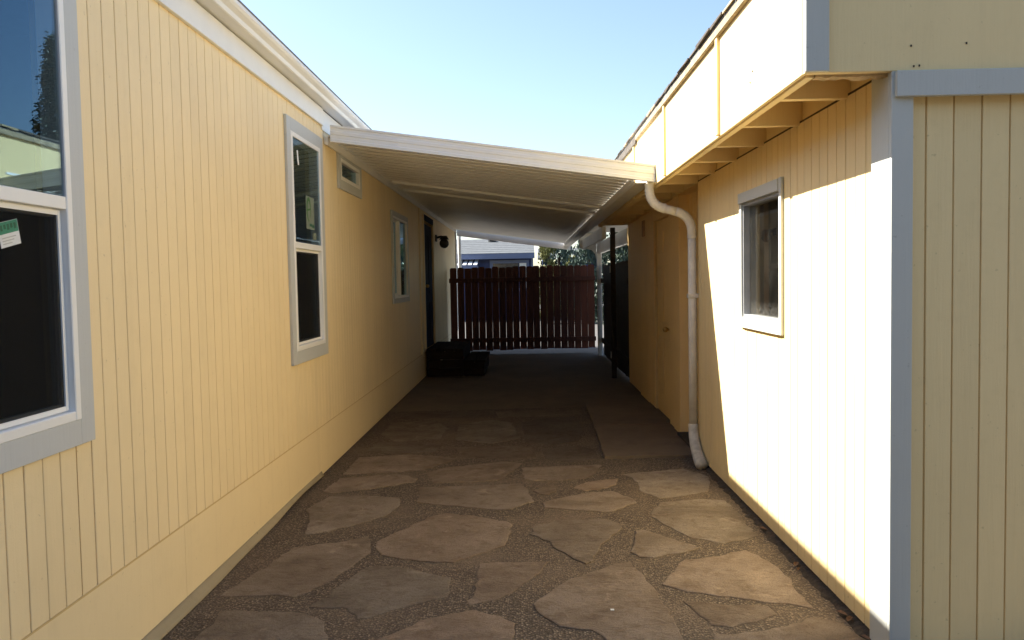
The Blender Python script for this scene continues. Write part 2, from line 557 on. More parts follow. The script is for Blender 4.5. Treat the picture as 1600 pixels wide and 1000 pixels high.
STONES = [
 [(-1.396,3.559),(-1.19,3.547),(-1.017,3.521),(-0.913,3.43),(-0.845,3.235),(-0.769,2.987),(-1.036,2.918),(-1.359,3.024),(-1.409,3.265)],
 [(-1.483,3.726),(-1.432,3.946),(-1.379,4.145),(-1.338,4.408),(-1.161,4.479),(-0.977,4.563),(-0.945,4.608),(-0.902,4.48),(-0.877,4.317),(-0.933,4.102),(-0.989,3.932),(-1.073,3.769),(-1.123,3.708),(-1.238,3.734),(-1.372,3.73)],
 [(-1.014,3.585),(-0.938,3.838),(-0.866,4.072),(-0.83,4.108),(-0.737,4.114),(-0.571,4.025),(-0.397,3.94),(-0.396,3.797),(-0.397,3.687),(-0.583,3.566),(-0.765,3.447),(-0.838,3.573),(-0.866,3.581)],
 [(-0.88,4.502),(-0.76,4.722),(-0.611,4.99),(-0.527,5.042),(-0.356,4.979),(-0.143,4.849),(-0.107,4.783),(-0.126,4.599),(-0.15,4.408),(-0.235,4.315),(-0.308,4.256),(-0.405,4.141),(-0.539,4.165),(-0.677,4.199),(-0.81,4.274),(-0.866,4.423)],
 [(-1.468,5.187),(-1.436,5.338),(-1.388,5.481),(-1.229,5.506),(-1.054,5.481),(-0.898,5.424),(-0.862,5.218),(-0.927,4.99),(-1.079,4.811),(-1.229,4.691),(-1.328,4.647),(-1.366,4.888)],
 [(-1.464,5.621),(-1.435,5.989),(-1.235,6.058),(-1.02,6.127),(-0.843,5.956),(-0.844,5.86),(-1.017,5.758),(-1.121,5.691),(-1.287,5.629),(-1.386,5.582)],
 [(-0.755,5.305),(-0.793,5.691),(-0.589,5.717),(-0.404,5.725),(-0.058,5.761),(-0.021,5.633),(0.026,5.299),(-0.121,5.124),(-0.224,5.115),(-0.368,5.165),(-0.641,5.254)],
 [(-0.79,6.155),(-0.681,6.298),(-0.448,6.395),(-0.193,6.494),(-0.062,6.417),(-0.134,6.138),(-0.206,5.901),(-0.412,5.836),(-0.708,5.834)],
 [(-1.443,6.131),(-1.447,6.719),(-1.24,6.78),(-1.026,6.816),(-0.741,6.722),(-0.612,6.616),(-0.71,6.434),(-0.842,6.243),(-1.045,6.191),(-1.251,6.141)],
 [(-0.061,6.261),(0.269,6.307),(0.575,6.332),(0.532,6.14),(0.415,5.886),(0.224,5.858),(0.031,5.85),(-0.035,5.911)],
 [(0.019,5.561),(0.102,5.644),(0.176,5.694),(0.18,5.536),(0.124,5.455),(0.063,5.474)],
 [(0.085,5.265),(0.226,5.384),(0.386,5.491),(0.571,5.533),(0.682,5.33),(0.703,5.235),(0.53,5.037),(0.452,5.026),(0.278,5.091),(0.095,5.144)],
 [(0.31,5.633),(0.408,5.791),(0.529,5.841),(0.649,5.872),(0.617,5.706),(0.553,5.62),(0.389,5.542)],
 [(0.694,6.007),(0.943,6.095),(1.191,6.164),(1.331,5.892),(1.22,5.482),(1.04,5.392),(0.869,5.32),(0.774,5.522),(0.783,5.715),(0.757,5.905)],
 [(0.742,4.917),(0.792,5.082),(0.853,5.228),(1.003,5.267),(1.155,5.306),(1.29,5.253),(1.298,4.933),(1.283,4.52),(1.166,4.446),(1.068,4.394),(0.913,4.5),(0.863,4.595),(0.802,4.757)],
 [(0,4.594),(0.021,4.764),(0.19,4.861),(0.463,4.889),(0.539,4.794),(0.54,4.705),(0.467,4.552),(0.393,4.398),(0.361,4.273),(0.326,4.145),(0.283,4.099),(0.207,4.228),(0.127,4.376),(0.111,4.464)],
 [(0.534,4.277),(0.57,4.392),(0.614,4.641),(0.666,4.663),(0.77,4.529),(0.919,4.325),(0.79,4.247),(0.646,4.183),(0.574,4.195)],
 [(-0.273,4.127),(-0.099,4.14),(0.098,4.143),(0.056,4.023),(0.013,3.927),(-0.063,3.795),(-0.13,3.687),(-0.202,3.629),(-0.279,3.587),(-0.294,3.631),(-0.268,3.73),(-0.268,3.936)],
 [(0.004,3.594),(0.09,3.743),(0.189,3.896),(0.307,3.988),(0.427,4.085),(0.515,4.129),(0.551,3.962),(0.581,3.752),(0.603,3.563),(0.611,3.36),(0.613,3.202),(0.61,3.01),(0.43,2.978),(0.328,3.106),(0.287,3.262),(0.249,3.312),(0.116,3.353),(0.059,3.452),(0.017,3.536)],
 [(-0.66,3.213),(-0.548,3.337),(-0.45,3.452),(-0.358,3.497),(-0.261,3.537),(-0.141,3.464),(-0.075,3.39),(-0.066,3.295),(-0.083,3.188),(-0.079,2.973),(-0.362,2.895),(-0.653,2.984)],
 [(0.633,3.807),(0.713,3.975),(0.804,4.148),(0.952,4.182),(1.161,4.285),(1.227,4.114),(1.266,3.862),(1.244,3.733),(1.246,3.503),(1.15,3.563),(1.003,3.61),(0.87,3.659),(0.734,3.716)],
 [(0.69,3.612),(0.857,3.571),(1.056,3.544),(1.071,3.447),(0.955,3.377),(0.842,3.329),(0.753,3.35),(0.735,3.455),(0.713,3.539)],
 [(0.75,3.258),(0.887,3.279),(1.067,3.33),(1.226,3.423),(1.293,3.375),(1.322,3.286),(1.332,3.203),(1.313,3.022),(1.103,2.916),(0.864,2.901),(0.696,2.983)],
 [(-1.435,7.741),(-1.442,8.378),(-1,8.535),(-0.814,8.031),(-0.823,7.504),(-1.222,7.352)],
 [(-0.683,7.432),(-0.715,8.241),(-0.38,8.48),(-0.172,8.269),(-0.085,7.448),(-0.328,7.229)],
 [(-0.037,7.265),(-0.072,8.261),(0.166,8.551),(0.512,8.602),(0.536,7.784),(0.46,7.287),(0.192,7.134)],
 [(-1.432,6.974),(-1.403,7.365),(-0.983,7.335),(-0.791,7.205),(-0.816,6.906),(-1.142,6.85)],
 [(-0.577,6.711),(-0.653,7.083),(-0.267,7.139),(0.02,7.063),(0.06,6.669),(-0.195,6.589)],
 [(0.133,6.568),(0.103,6.975),(0.447,7.088),(0.561,6.89),(0.584,6.539),(0.325,6.415)],
 [(-1.432,8.653),(-1.341,8.983),(-0.915,9.077),(-0.473,8.99),(-0.423,8.686),(-0.873,8.644)],
 [(-0.329,8.596),(-0.364,8.98),(0.105,9.07),(0.582,9.024),(0.578,8.762),(0.169,8.674)],
]
# flags out of the picture, behind and under the camera
EXTRA = [
 [(-1.4, 2.75), (-0.9, 2.85), (-0.72, 2.5), (-0.95, 2.1), (-1.42, 2.2)],
 [(-0.6, 2.78), (-0.1, 2.82), (0.05, 2.4), (-0.3, 2.05), (-0.66, 2.3)],
 [(0.2, 2.85), (0.62, 2.85), (0.7, 2.3), (0.3, 2.1), (0.12, 2.4)],
 [(0.85, 2.78), (1.3, 2.75), (1.34, 2.2), (0.95, 2.1), (0.8, 2.4)],
 [(-1.4, 1.9), (-0.8, 1.95), (-0.6, 1.4), (-1.0, 1.1), (-1.45, 1.3)],
 [(-0.4, 1.85), (0.3, 1.95), (0.5, 1.4), (0.0, 1.0), (-0.45, 1.3)],
 [(0.6, 1.95), (1.25, 1.9), (1.3, 1.2), (0.8, 1.05), (0.65, 1.45)],
 [(-1.3, 0.9), (-0.5, 0.85), (-0.5, 0.2), (-1.35, 0.1)],
 [(-0.2, 0.8), (0.6, 0.85), (0.7, 0.2), (-0.1, 0.1)],
]
def wobble_poly(poly, step=0.045, amp=0.011, seed=0):
    rr = random.Random(seed)
    out = []
    n = len(poly)
    for i in range(n):
        a, b = Vector(poly[i]), Vector(poly[(i + 1) % n])
        m = max(1, int((b - a).length / step))
        nrm = Vector((-(b - a).y, (b - a).x)).normalized()
        for j in range(m):
            q = a.lerp(b, j / m) + nrm * rr.uniform(-amp, amp) * (0.6 if j == 0 else 1.0)
            out.append((q.x, q.y))
    return out

def flagstone(poly, idx, name="flagstone", top=0.016, amp=0.011, mat='stone', parent=None):
    rr = random.Random(100 + idx)
    top = top + rr.uniform(-0.0005, 0.0022)
    ring = wobble_poly(poly, 0.045, amp, idx)
    c = Vector((sum(p[0] for p in ring) / len(ring), sum(p[1] for p in ring) / len(ring)))
    n = len(ring)
    v, f = [], []
    tx, ty = rr.uniform(-0.0015, 0.0015), rr.uniform(-0.0015, 0.0015)
    def hz(p):
        return top + (p[0] - c.x) * tx + (p[1] - c.y) * ty
    for p in ring:
        v.append((p[0], p[1], 0.0))
    for p in ring:
        v.append((p[0], p[1], hz(p) - 0.0022))
    for p in ring:
        d = (c - Vector(p)).normalized() * 0.006
        v.append((p[0] + d.x, p[1] + d.y, hz(p)))
    for i in range(n):
        j = (i + 1) % n
        f.append((i, j, n + j, n + i))
        f.append((n + i, n + j, 2 * n + j, 2 * n + i))
    f.append(tuple(range(2 * n, 3 * n)))
    return MB().add(v, f).obj(name, mat, parent)

for i, s in enumerate(STONES + EXTRA):
    flagstone(s, i, parent=patio, mat='stone_darker' if 23 <= i < 31 else 'stone', top=0.0062 if 23 <= i < 31 else 0.0082)
# two cast slabs by the shed door and the dark edge of the old bed
for i, s in enumerate(([(0.67, 9.28), (1.43, 9.36), (1.43, 7.97), (0.65, 7.96)], [(0.65, 7.93), (1.43, 7.94), (1.36, 6.54), (0.62, 6.54)])):
    flagstone(s, 500 + i, "slab", 0.030, 0.004, 'concrete', patio)

# ------------------------------------------------------------------ yellow house on the left
house = thing("house", (-1.6, 5.0, 0.0), "long yellow grooved house wall with white gutter and windows, left side", "house")
FL = frame_px(XL)
HOLES_L = [(1.45, 2.79, 1.02, 2.53), (5.48, 6.25, 1.02, 2.53), (6.96, 7.76, 2.38, 2.57), (9.62, 10.80, 1.29, 2.29), (12.62, 13.86, 0.40, 2.46)]
siding(house, FL, -6.0, 18.42, 0.37, 2.74, 0.0995, 2.886, HOLES_L, 'yellow')

def window(parent, fr, u0, u1, z0, z1, kind, casing=0.09, frame=0.034, cmat='trim', fmat='vinyl', gmat='glass', proud=0.03, split=None, label=None, top=None, bot=None, cproud=0.02, low_screen=False, near='lo'):
    """u/z are the OPENING; casing boards lie round it, vinyl frame in it, panes behind the frame"""
    top = top or casing; bot = bot or casing
    win = MB(fr)
    f = frame
    d0, d1 = -0.06, proud
    win.box(d0, d1, u0, u0 + f, z0, z1).box(d0, d1, u1 - f, u1, z0, z1)
    win.box(d0, d1 - 0.001, u0 + f, u1 - f, z0, z0 + f).box(d0, d1 - 0.001, u0 + f, u1 - f, z1 - f, z1)
    w = win.obj("window", fmat, parent, 0.003)
    if label:
        w["label"] = label
    for a, b, c, d in ((u0 - casing, u0, z0 - bot, z1 + top), (u1, u1 + casing, z0 - bot, z1 + top), (u0, u1, z1, z1 + top), (u0, u1, z0 - bot, z0)):
        MB(fr).box(0.0005, cproud + (0.001 if c == z1 or d == z0 else 0), a, b, c, d).obj("casing", cmat, w, 0.002)
    a, b, c, d = u0 + f, u1 - f, z0 + f, z1 - f
    s = 0.028
    def sash(a, b, c, d, n, screen=False):
        mb = MB(fr)
        mb.box(n - 0.02, n + 0.012, a, a + s, c, d).box(n - 0.02, n + 0.012, b - s, b, c, d)
        mb.box(n - 0.02, n + 0.011, a + s, b - s, c, c + s).box(n - 0.02, n + 0.011, a + s, b - s, d - s, d)
        mb.obj("sash", fmat, w, 0.002)
        MB(fr).box(n - 0.006, n - 0.002, a + s - 0.004, b - s + 0.004, c + s - 0.004, d - s + 0.004).obj("pane", gmat, w)
        if screen:
            e = 0.004
            MB(fr).box(n + 0.013, n + 0.0136, a + e, b - e, c + e, d - e).obj("screen", 'screen', w)
            mb = MB(fr)
            k = 0.016
            mb.box(n + 0.0125, n + 0.019, a + e, a + e + k, c + e, d - e).box(n + 0.0125, n + 0.019, b - e - k, b - e, c + e, d - e)
            mb.box(n + 0.0125, n + 0.018, a + e + k, b - e - k, c + e, c + e + k).box(n + 0.0125, n + 0.018, a + e + k, b - e - k, d - e - k, d - e)
            mb.obj("screen_frame", fmat, w)
    if split and split[0] == 'h':
        zc = split[1]
        MB(fr).box(-0.05, d1 - 0.004, a, b, zc - 0.022, zc + 0.022).obj("rail", fmat, w, 0.002)
        sash(a, b, c, zc - 0.022, -0.018, low_screen)
        MB(fr).box(d1 - 0.013, d1 - 0.009, a - 0.003, b + 0.003, zc + 0.020, d + 0.003).obj("pane", gmat, w)
    elif split and split[0] == 'v':
        uc = split[1]
        MB(fr).box(-0.05, d1 - 0.006, uc - 0.02, uc + 0.02, c, d).obj("mullion", fmat, w, 0.002)
        sash(a, uc - 0.02, c, d, -0.03)
        MB(fr).box(-0.012, -0.008, uc + 0.018, b + 0.003, c - 0.003, d + 0.003).obj("pane", gmat, w)
    else:
        MB(fr).box(-0.016, -0.012, a - 0.003, b + 0.003, c - 0.003, d + 0.003).obj("pane", gmat, w)
    return w

w1 = window(house, FL, 1.45, 2.79, 1.02, 2.53, 'hung', split=('h', 1.775), low_screen=True, proud=0.024, label="big double hung window at the left picture edge")
w2 = window(house, FL, 5.48, 6.25, 1.02, 2.53, 'hung', split=('h', 1.755), low_screen=True, proud=0.024, label="tall double hung window just before the patio cover")
w3 = window(house, FL, 6.96, 7.76, 2.38, 2.57, 'vent', casing=0.08, frame=0.035, cmat='trim', proud=0.02, label="small high slot window under the patio cover")
w4 = window(house, FL, 9.62, 10.80, 1.29, 2.29, 'slider', casing=0.06, frame=0.03, split=('v', 10.16), proud=0.02, label="two pane sliding window beneath the patio cover")

# stickers on the glass
def sticker(win, fr, n, u, z, w, h, tilt, bands, film='sticker_white'):
    rot = fr @ Matrix.Translation((n, u, z)) @ Matrix.Rotation(tilt, 4, 'X')
    s = MB(rot).box(0, 0.0008, -w / 2, w / 2, -h / 2, h / 2).obj("sticker", film, win)
    for (a, b, c, d, m) in bands:
        MB(rot).box(0.0009, 0.0013, a * w, b * w, c * h, d * h).obj("print", m, win)
    return rot
fr1 = FL
sticker(w1, FL, -0.0015, 2.475, 1.655, 0.10, 0.078, 0.22,
        [(-0.48, 0.48, 0.02, 0.49, 'sticker_green')])
rot = FL @ Matrix.Translation((0.0000, 2.475, 1.655)) @ Matrix.Rotation(0.22, 4, 'X')
for k in range(5):
    MB(rot).box(0, 0.0004, -0.040 + k * 0.017, -0.030 + k * 0.017, 0.012 + 0.004 * (k % 2), 0.030).obj("print", 'sticker_dark', w1)
for k in range(3):
    MB(rot).box(0, 0.0004, -0.040, 0.030 - 0.012 * k, -0.012 - 0.009 * k, -0.009 - 0.009 * k).obj("print", 'aluminium', w1)
rot = sticker(w2, FL, 0.0155, 5.93, 2.005, 0.22, 0.24, 0.0, [], 'sticker_film')
def flat_stroke(pts, widths, name, mat, win, rot):
    """a printed stroke: a thin flat ribbon following pts (u, z)"""
    v, f = [], []
    n = len(pts)
    for i, (u, z) in enumerate(pts):
        p0, p1 = Vector(pts[max(i - 1, 0)]), Vector(pts[min(i + 1, n - 1)])
        t = (p1 - p0).normalized(); q = Vector((-t.y, t.x)) * widths[i]
        for x in (0.0010, 0.0014):
            v += [(x, u + q.x, z + q.y), (x, u - q.x, z - q.y)]
    for i in range(n - 1):
        b0, b1 = i * 4, i * 4 + 4
        f += [(b0 + 2, b1 + 2, b1 + 3, b0 + 3), (b0, b0 + 1, b1 + 1, b1), (b0, b1, b1 + 2, b0 + 2), (b0 + 1, b0 + 3, b1 + 3, b1 + 1)]
    return MB(rot).add(v, f).obj(name, mat, win)
ths = [rad(-40 + i * 11) for i in range(30)]              # a rounded letter-like loop in green
flat_stroke([(-0.035 + 0.048 * math.cos(t), 0.02 + 0.080 * math.sin(t)) for t in ths], [0.004 + 0.010 * math.sin(math.pi * i / 29) for i in range(30)], "print", 'logo_green', w2, rot)
flat_stroke([(-0.075, 0.018), (-0.035, 0.022), (0.008, 0.03)], [0.006, 0.007, 0.007], "print", 'logo_green', w2, rot)
for k, (a, b) in enumerate(((-0.02, 0.04), (0.05, 0.10))):
    MB(rot).box(0.001, 0.0015, a, b, -0.098 - 0.006 * k, -0.078 - 0.006 * k).obj("print", 'sticker_dark', w2)
sticker(w2, FL, 0.0155, 6.04, 1.84, 0.07, 0.05, 0.0, [], 'sticker_film')
sticker(w2, FL, 0.0155, 5.65, 2.37, 0.035, 0.10, 0.22, [])

# frieze, gutter, roof
MB().box(-1.6 + 0.0005, -1.578, -6.0, 6.385, 2.728, 2.86).box(-1.5995, -1.590, 6.386, 7.2, 2.70, 2.86).obj("frieze_board", 'white_metal', house, 0.002)
prof = [(-1.60, 2.868), (-1.505, 2.868), (-1.498, 2.873), (-1.492, 2.895), (-1.472, 2.915), (-1.462, 2.93), (-1.462, 2.948), (-1.475, 2.950), (-1.478, 2.935), (-1.60, 2.935)]
MB().prism(prof, 1, -6.05, 18.5).obj("gutter", 'white_metal', house)
MB().box(-1.62, -1.589, -6.0, 18.42, 2.861, 2.866).obj("gutter_gap", 'black', house)
roof = MB().prism([(-1.47, 2.952), (-1.47, 2.97), (-5.8, 3.95), (-10.1, 2.97), (-10.1, 2.93), (-5.8, 3.90)], 1, -6.2, 18.6).obj("roof", 'roofing', house)
# skirting: panels below the siding with a bent metal lip along the ground
rs = random.Random(5)
mb = MB()
ysk = [-6.0 + i * 0.08 for i in range(int((6.10 + 6.0) / 0.08) + 1)]
rows, n = [], len(ysk)
for y in ysk:
    b = math.sin(y * 2.1) * 0.010 + math.sin(y * 5.3 + 1.0) * 0.006
    lift = max(0.0, math.sin(y * 1.55 - 0.7)) ** 3 * 0.022
    t = min(0.034, 0.004 + max(0, (6.1 - y)) * 0.011)
    rows.append([(-1.5965, y, 0.385), (-1.5965 + (t * 0.9 - 0.0035) * 0.25, y, 0.30), (-1.5965 + (t * 0.9 - 0.0035) * 0.54, y, 0.20), (-1.600 + t * 0.9, y, 0.045), (-1.600 + t + 0.006 + b * 0.4, y, 0.030 + lift * 0.8), (-1.600 + t + 0.024 + b, y, 0.012 + lift * 1.2), (-1.600 + t + 0.020 + b, y, 0.008 + lift * 1.2)])
def grid(rows, r0, r1):
    v = [p for r in rows for p in r[r0:r1]]
    m = r1 - r0
    return v, [(i * m + j, i * m + j + 1, (i + 1) * m + j + 1, (i + 1) * m + j) for i in range(len(rows) - 1) for j in range(m - 1)]
def thicken(o, t):
    md = o.modifiers.new("thickness", 'SOLIDIFY'); md.thickness = t; md.offset = -1
    return o
lip = []
for y in ysk:
    out = 0.014 + max(0.0, 6.1 - y) * 0.0125
    out = min(out, 0.042)
    b = math.sin(y * 2.1) * 0.003 + math.sin(y * 5.3 + 1.0) * 0.002 + rs.uniform(-0.0008, 0.0008)
    lift = max(0.0, math.sin(y * 1.55 - 0.7)) ** 3 * 0.016
    lip.append([(-1.5955, y, 0.044 + lift * 0.3), (-1.5955 + out * 0.22, y, 0.030 + lift * 0.7), (-1.5955 + out * 0.62, y, 0.018 + lift), (-1.5955 + out + b, y, 0.010 + lift), (-1.5955 + out + b - 0.004, y, 0.006 + lift)])
thicken(MB().add(*grid(lip, 0, 5)).obj("flashing", 'lip', house, smooth=True), 0.002)
bounds = [-6.0, -3.6, -1.2, 1.2, 3.63, 6.08, 8.5, 10.9, 13.3, 15.7, 18.42]
for a, b in zip(bounds[:-1], bounds[1:]):
    MB().box(-1.612, -1.5965, a + 0.0008, b - 0.0008, 0.034 if b < 6.5 else 0.012, 0.3855).obj("skirting", 'yellow', house, 0.001)
MB().box(-1.66, -1.63, -6.0, 18.4, 0.0, 0.385).obj("crawl_gap", 'black', house)
MB().box(-1.5955, -1.5945, -6, 18.42, 0.381, 0.388).obj("skirting_seam", 'groove', house)
# end corner board and its downpipe
MB().box(-1.62, -1.575, 18.30, 18.44, 0.37, 2.74).obj("corner_board", 'trim', house, 0.003)
MB().tube([(-1.52, 18.52, 2.87), (-1.52, 18.52, 0.1)], 0.04, 10).obj("downpipe", 'white_metal', house)
# back shell and dim room
MB().box(-10.0, -9.9, -6, 18.4, 0, 2.9).box(-10.0, -1.7, 18.3, 18.4, 0, 2.94).box(-10.0, -1.7, -6.0, -5.9, 0, 2.94).obj("far_wall", 'yellow', house)
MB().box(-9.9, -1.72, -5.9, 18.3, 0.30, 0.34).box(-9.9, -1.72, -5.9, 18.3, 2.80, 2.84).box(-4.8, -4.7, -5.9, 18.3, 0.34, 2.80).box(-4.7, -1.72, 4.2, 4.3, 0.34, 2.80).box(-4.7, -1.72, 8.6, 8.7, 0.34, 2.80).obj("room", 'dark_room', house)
# door
dr = MB(FL).box(-0.05, -0.012, 12.66, 13.82, 0.42, 2.42).obj("door", 'navy', house, 0.003)
for a, b, c, d in ((12.80, 13.18, 0.55, 1.15), (13.30, 13.68, 0.55, 1.15), (12.80, 13.18, 1.30, 2.25), (13.30, 13.68, 1.30, 2.25)):
    MB(FL).box(-0.012, -0.004, a, b, c, d).obj("panel", 'navy', dr, 0.004)
MB(FL).sphere((0.03, 12.76, 1.42), 0.03, 12, 8).tube([(-0.012, 12.76, 1.42), (0.03, 12.76, 1.42)], 0.012, 8).obj("knob", 'brass', dr, smooth=True)
for a, b, c, d in ((12.53, 12.62, 0.40, 2.55), (13.86, 13.95, 0.40, 2.55), (12.62, 13.86, 2.46, 2.55)):
    MB(FL).box(0.0005, 0.018, a, b, c, d).obj("door_casing", 'navy' if a > 12.6 and b < 13.9 else 'yellow', house, 0.002)
MB(FL).box(0.0005, 0.02, 12.08, 12.17, 0.39, 2.62).obj("batten", 'yellow', house, 0.002)

# ------------------------------------------------------------------ storage shed on the right
shed = thing("shed", (1.4, 5.0, 0.0), "cream yellow shed with overhanging white fascia, on the right", "shed")
FR = frame_nx(XR)
HOLE_R = [(-5.10, -4.35, 1.225, 1.935)]
siding(shed, FR, -6.44, -3.06, 0.035, 2.235, 0.1027, -3.1815 - 0.1027 * 40, HOLE_R, 'yellow_right')
FRONT_Y = 3.04
FF = frame_ny(FRONT_Y)
siding(shed, FF, 1.40, 7.5, 0.03, 2.225, 0.1033, 1.4935, [], 'yellow_right')
# far side of the shed: recess, posts, door and plain walls
FS = frame_nx(1.50)
siding(shed, FS, -7.43, -6.44, 0.06, 2.235, 0.13, -7.43, [], 'yellow_old', gap=0.008)
MB().box(1.376, 1.52, 6.41, 6.44, 0.03, 2.235).obj("return_wall", 'yellow_right', shed)
MB().box(1.405, 1.56, 7.41, 7.72, 0.0, 2.235).obj("jamb_board", 'yellow_old', shed, 0.004)
MB().box(1.415, 1.56, 7.725, 8.00, 0.0, 2.235).obj("jamb_board", 'yellow_old', shed, 0.004)
sd = MB().box(1.455, 1.50, 8.005, 8.965, 0.02, 2.10).obj("door", 'yellow_old', shed, 0.003)
for (a, b, c, d) in ((8.10, 8.44, 0.25, 0.85), (8.53, 8.87, 0.25, 0.85), (8.10, 8.44, 1.02, 1.62), (8.53, 8.87, 1.02, 1.62), (8.10, 8.44, 1.74, 1.98), (8.53, 8.87, 1.74, 1.98)):
    MB().box(1.449, 1.456, a, b, c, d).obj("panel", 'yellow_old', sd, 0.003)
MB().sphere((1.395, 8.10, 0.96), 0.028, 14, 9).tube([(1.456, 8.10, 0.96), (1.395, 8.10, 0.96)], 0.011, 10).tube([(1.458, 8.10, 0.96), (1.449, 8.10, 0.96)], 0.03, 14).obj("knob", 'brass', sd, smooth=True)
MB().box(1.42, 1.50, 8.005, 8.965, 2.105, 2.235).obj("door_header", 'yellow_old', shed, 0.003)
siding(shed, frame_nx(1.425), -10.11, -8.97, 0.02, 2.235, 0.19, -10.11, [], 'yellow_old')
siding(shed, frame_nx(1.445), -11.40, -10.11, 0.02, 2.235, 0.19, -11.40, [], 'yellow_old')
MB().box(1.412, 1.424, 9.62, 9.80, 1.98, 2.17).obj("vent", 'ply', shed)
MB().box(1.375, 1.50, 6.45, 7.40, 0.0, 0.055).obj("threshold", 'soil', shed, 0.004)
MB().box(1.55, 6.0, 11.30, 11.40, 0, 2.4).box(5.9, 6.0, 3.2, 11.3, 0, 2.4).obj("far_wall", 'yellow_old', shed)
# corner boards and header trim
MB().box(1.352, 1.3745, 3.03, 3.18, 0.02, 2.235).obj("corner_board", 'trim_right', shed, 0.002)
MB().box(1.352, 1.432, 3.006, 3.0295, 0.015, 2.222).obj("corner_board", 'trim_right', shed, 0.002)
MB().box(1.362, 7.5, 2.984, 3.0055, 2.125, 2.218).obj("header_board", 'trim_right', shed, 0.002)
# overhanging box above: fascia panels, battens, lookouts, end panel
XF = 1.036
EDGE = [3.04, 4.315, 5.955, 7.60, 9.25, 10.9, 11.5]
for a, b in zip(EDGE[:-1], EDGE[1:]):
    MB().box(XF, XF + 0.016, a + 0.0015, b - 0.0015, 2.222, 2.775).obj("fascia_panel", 'yellow_right', shed, 0.0015)
for y in EDGE[1:-1]:
    MB().box(XF - 0.016, XF - 0.0005, y - 0.022, y + 0.022, 2.228, 2.772).obj("batten", 'yellow_right', shed, 0.002)
MB().box(XF + 0.0165, XF + 0.05, 3.05, 11.5, 2.214, 2.30).obj("sub_fascia", 'yellow_right', shed, 0.002)
MB().box(XF + 0.001, 7.5, 3.004, 3.036, 2.2205, 2.80).obj("end_panel", 'yellow_right', shed, 0.002)
MB().box(XF - 0.004, 1.118, 2.986, 3.0035, 2.222, 2.80).obj("corner_board", 'trim_right', shed, 0.002)
MB().box(XF + 0.0505, 1.39, 3.05, 3.085, 2.226, 2.62).obj("lookout", 'yellow_right', shed, 0.002)
mbs = MB()
rw = random.Random(3)
px = [XF + 0.05 + i * 0.022 for i in range(15)]
mbs.add([(x, 3.038 + rw.uniform(-0.0, 0.002), 2.214 + rw.uniform(-0.006, 0.002)) for x in px] + [(x, 3.085, 2.2135 + rw.uniform(-0.008, 0.002)) for x in px] + [(x, 3.038, 2.2245) for x in px] + [(x, 3.085, 2.2245) for x in px],
        [(i, i + 1, 15 + i + 1, 15 + i) for i in range(14)] + [(i, 30 + i, 31 + i, i + 1) for i in range(14)] + [(15 + i, 16 + i, 46 + i, 45 + i) for i in range(14)] + [(30 + i, 45 + i, 46 + i, 31 + i) for i in range(14)])
mbs.obj("split_edge", 'raw_wood', shed)
y = 3.47
while y < 11.4:
    MB().box(XF + 0.0505, 1.389, y, y + 0.038, 2.226, 2.40).obj("lookout", 'yellow_right', shed, 0.002)
    y += 0.6
MB().box(1.39, 1.42, 3.05, 11.4, 2.237, 2.62).obj("blocking", 'yellow_right', shed)
MB().box(1.3765, 1.389, 3.05, 6.44, 2.2365, 2.2455).obj("siding_gap", 'nail', shed)
MB().box(XF + 0.017, 1.42, 3.04, 11.5, 2.62, 2.64).obj("soffit_deck", 'yellow_right', shed)
MB().box(1.3905, 1.55, 6.445, 11.39, 2.2355, 2.2365).obj("soffit_strip", 'yellow_old', shed)
# roof with a worn edge
MB().prism([(XF - 0.02, 2.778), (XF - 0.02, 2.802), (7.0, 3.15), (7.0, 3.12)], 1, 2.97, 11.6).obj("roof", 'roofing', shed)
MB().box(XF - 0.022, XF - 0.0005, 2.98, 7.4, 2.735, 2.778).obj("drip_board", 'edge_wood', shed, 0.003)
MB().box(XF - 0.022, XF - 0.0005, 7.41, 11.6, 2.71, 2.778).obj("drip_board", 'tar', shed, 0.003)
rr = random.Random(11)
y = 2.96
while y < 11.5:
    w = rr.uniform(0.18, 0.34)
    ov = rr.uniform(0.030, 0.040)
    dz = rr.uniform(-0.003, 0.003)
    MB().add([(XF - ov, y, 2.795 + dz), (XF - ov + rr.uniform(-.008, .008), y + w - 0.006, 2.795 + rr.uniform(-0.008, 0.004)), (XF + 0.3, y + w - 0.006, 2.826), (XF + 0.3, y, 2.826),
              (XF - ov, y, 2.806 + dz), (XF - ov, y + w - 0.006, 2.806 + dz), (XF + 0.3, y + w - 0.006, 2.836), (XF + 0.3, y, 2.836)],
             [(0, 3, 2, 1), (4, 5, 6, 7), (0, 1, 5, 4), (1, 2, 6, 5), (2, 3, 7, 6), (3, 0, 4, 7)]).obj("shingle", 'tar' if rr.random() < 0.75 else 'edge_wood', shed)
    y += w
# window of the shed
ws = MB(FR)
u0, u1, z0, z1 = HOLE_R[0]
ws.box(-0.07, 0.006, u0, u0 + 0.014, z0, z1).box(-0.07, 0.006, u1 - 0.014, u1, z0, z1).box(-0.07, 0.005, u0 + 0.014, u1 - 0.014, z0, z0 + 0.018).box(-0.07, 0.005, u0 + 0.014, u1 - 0.014, z1 - 0.018, z1)
win_s = ws.obj("window", 'aluminium', shed, 0.001)
win_s["label"] = "dusty aluminium window with grey top board"
for (a, b, c, d, t) in ((u0 - 0.045, u0, z0 - 0.065, z1, 0.018), (u1, u1 + 0.04, z0 - 0.065, z1 + 0.07, 0.018), (u0 - 0.045, u1, z1, z1 + 0.065, 0.026), (u0, u1, z0 - 0.065, z0, 0.022)):
    MB(FR).box(0.0005, t, a, b, c, d).obj("casing", 'trim_right', win_s, 0.002)
MB(FR).box(-0.036, -0.032, u0 + 0.010, u1 - 0.010, z0 + 0.012, z1 - 0.012).obj("pane", 'glass_dirty', win_s)
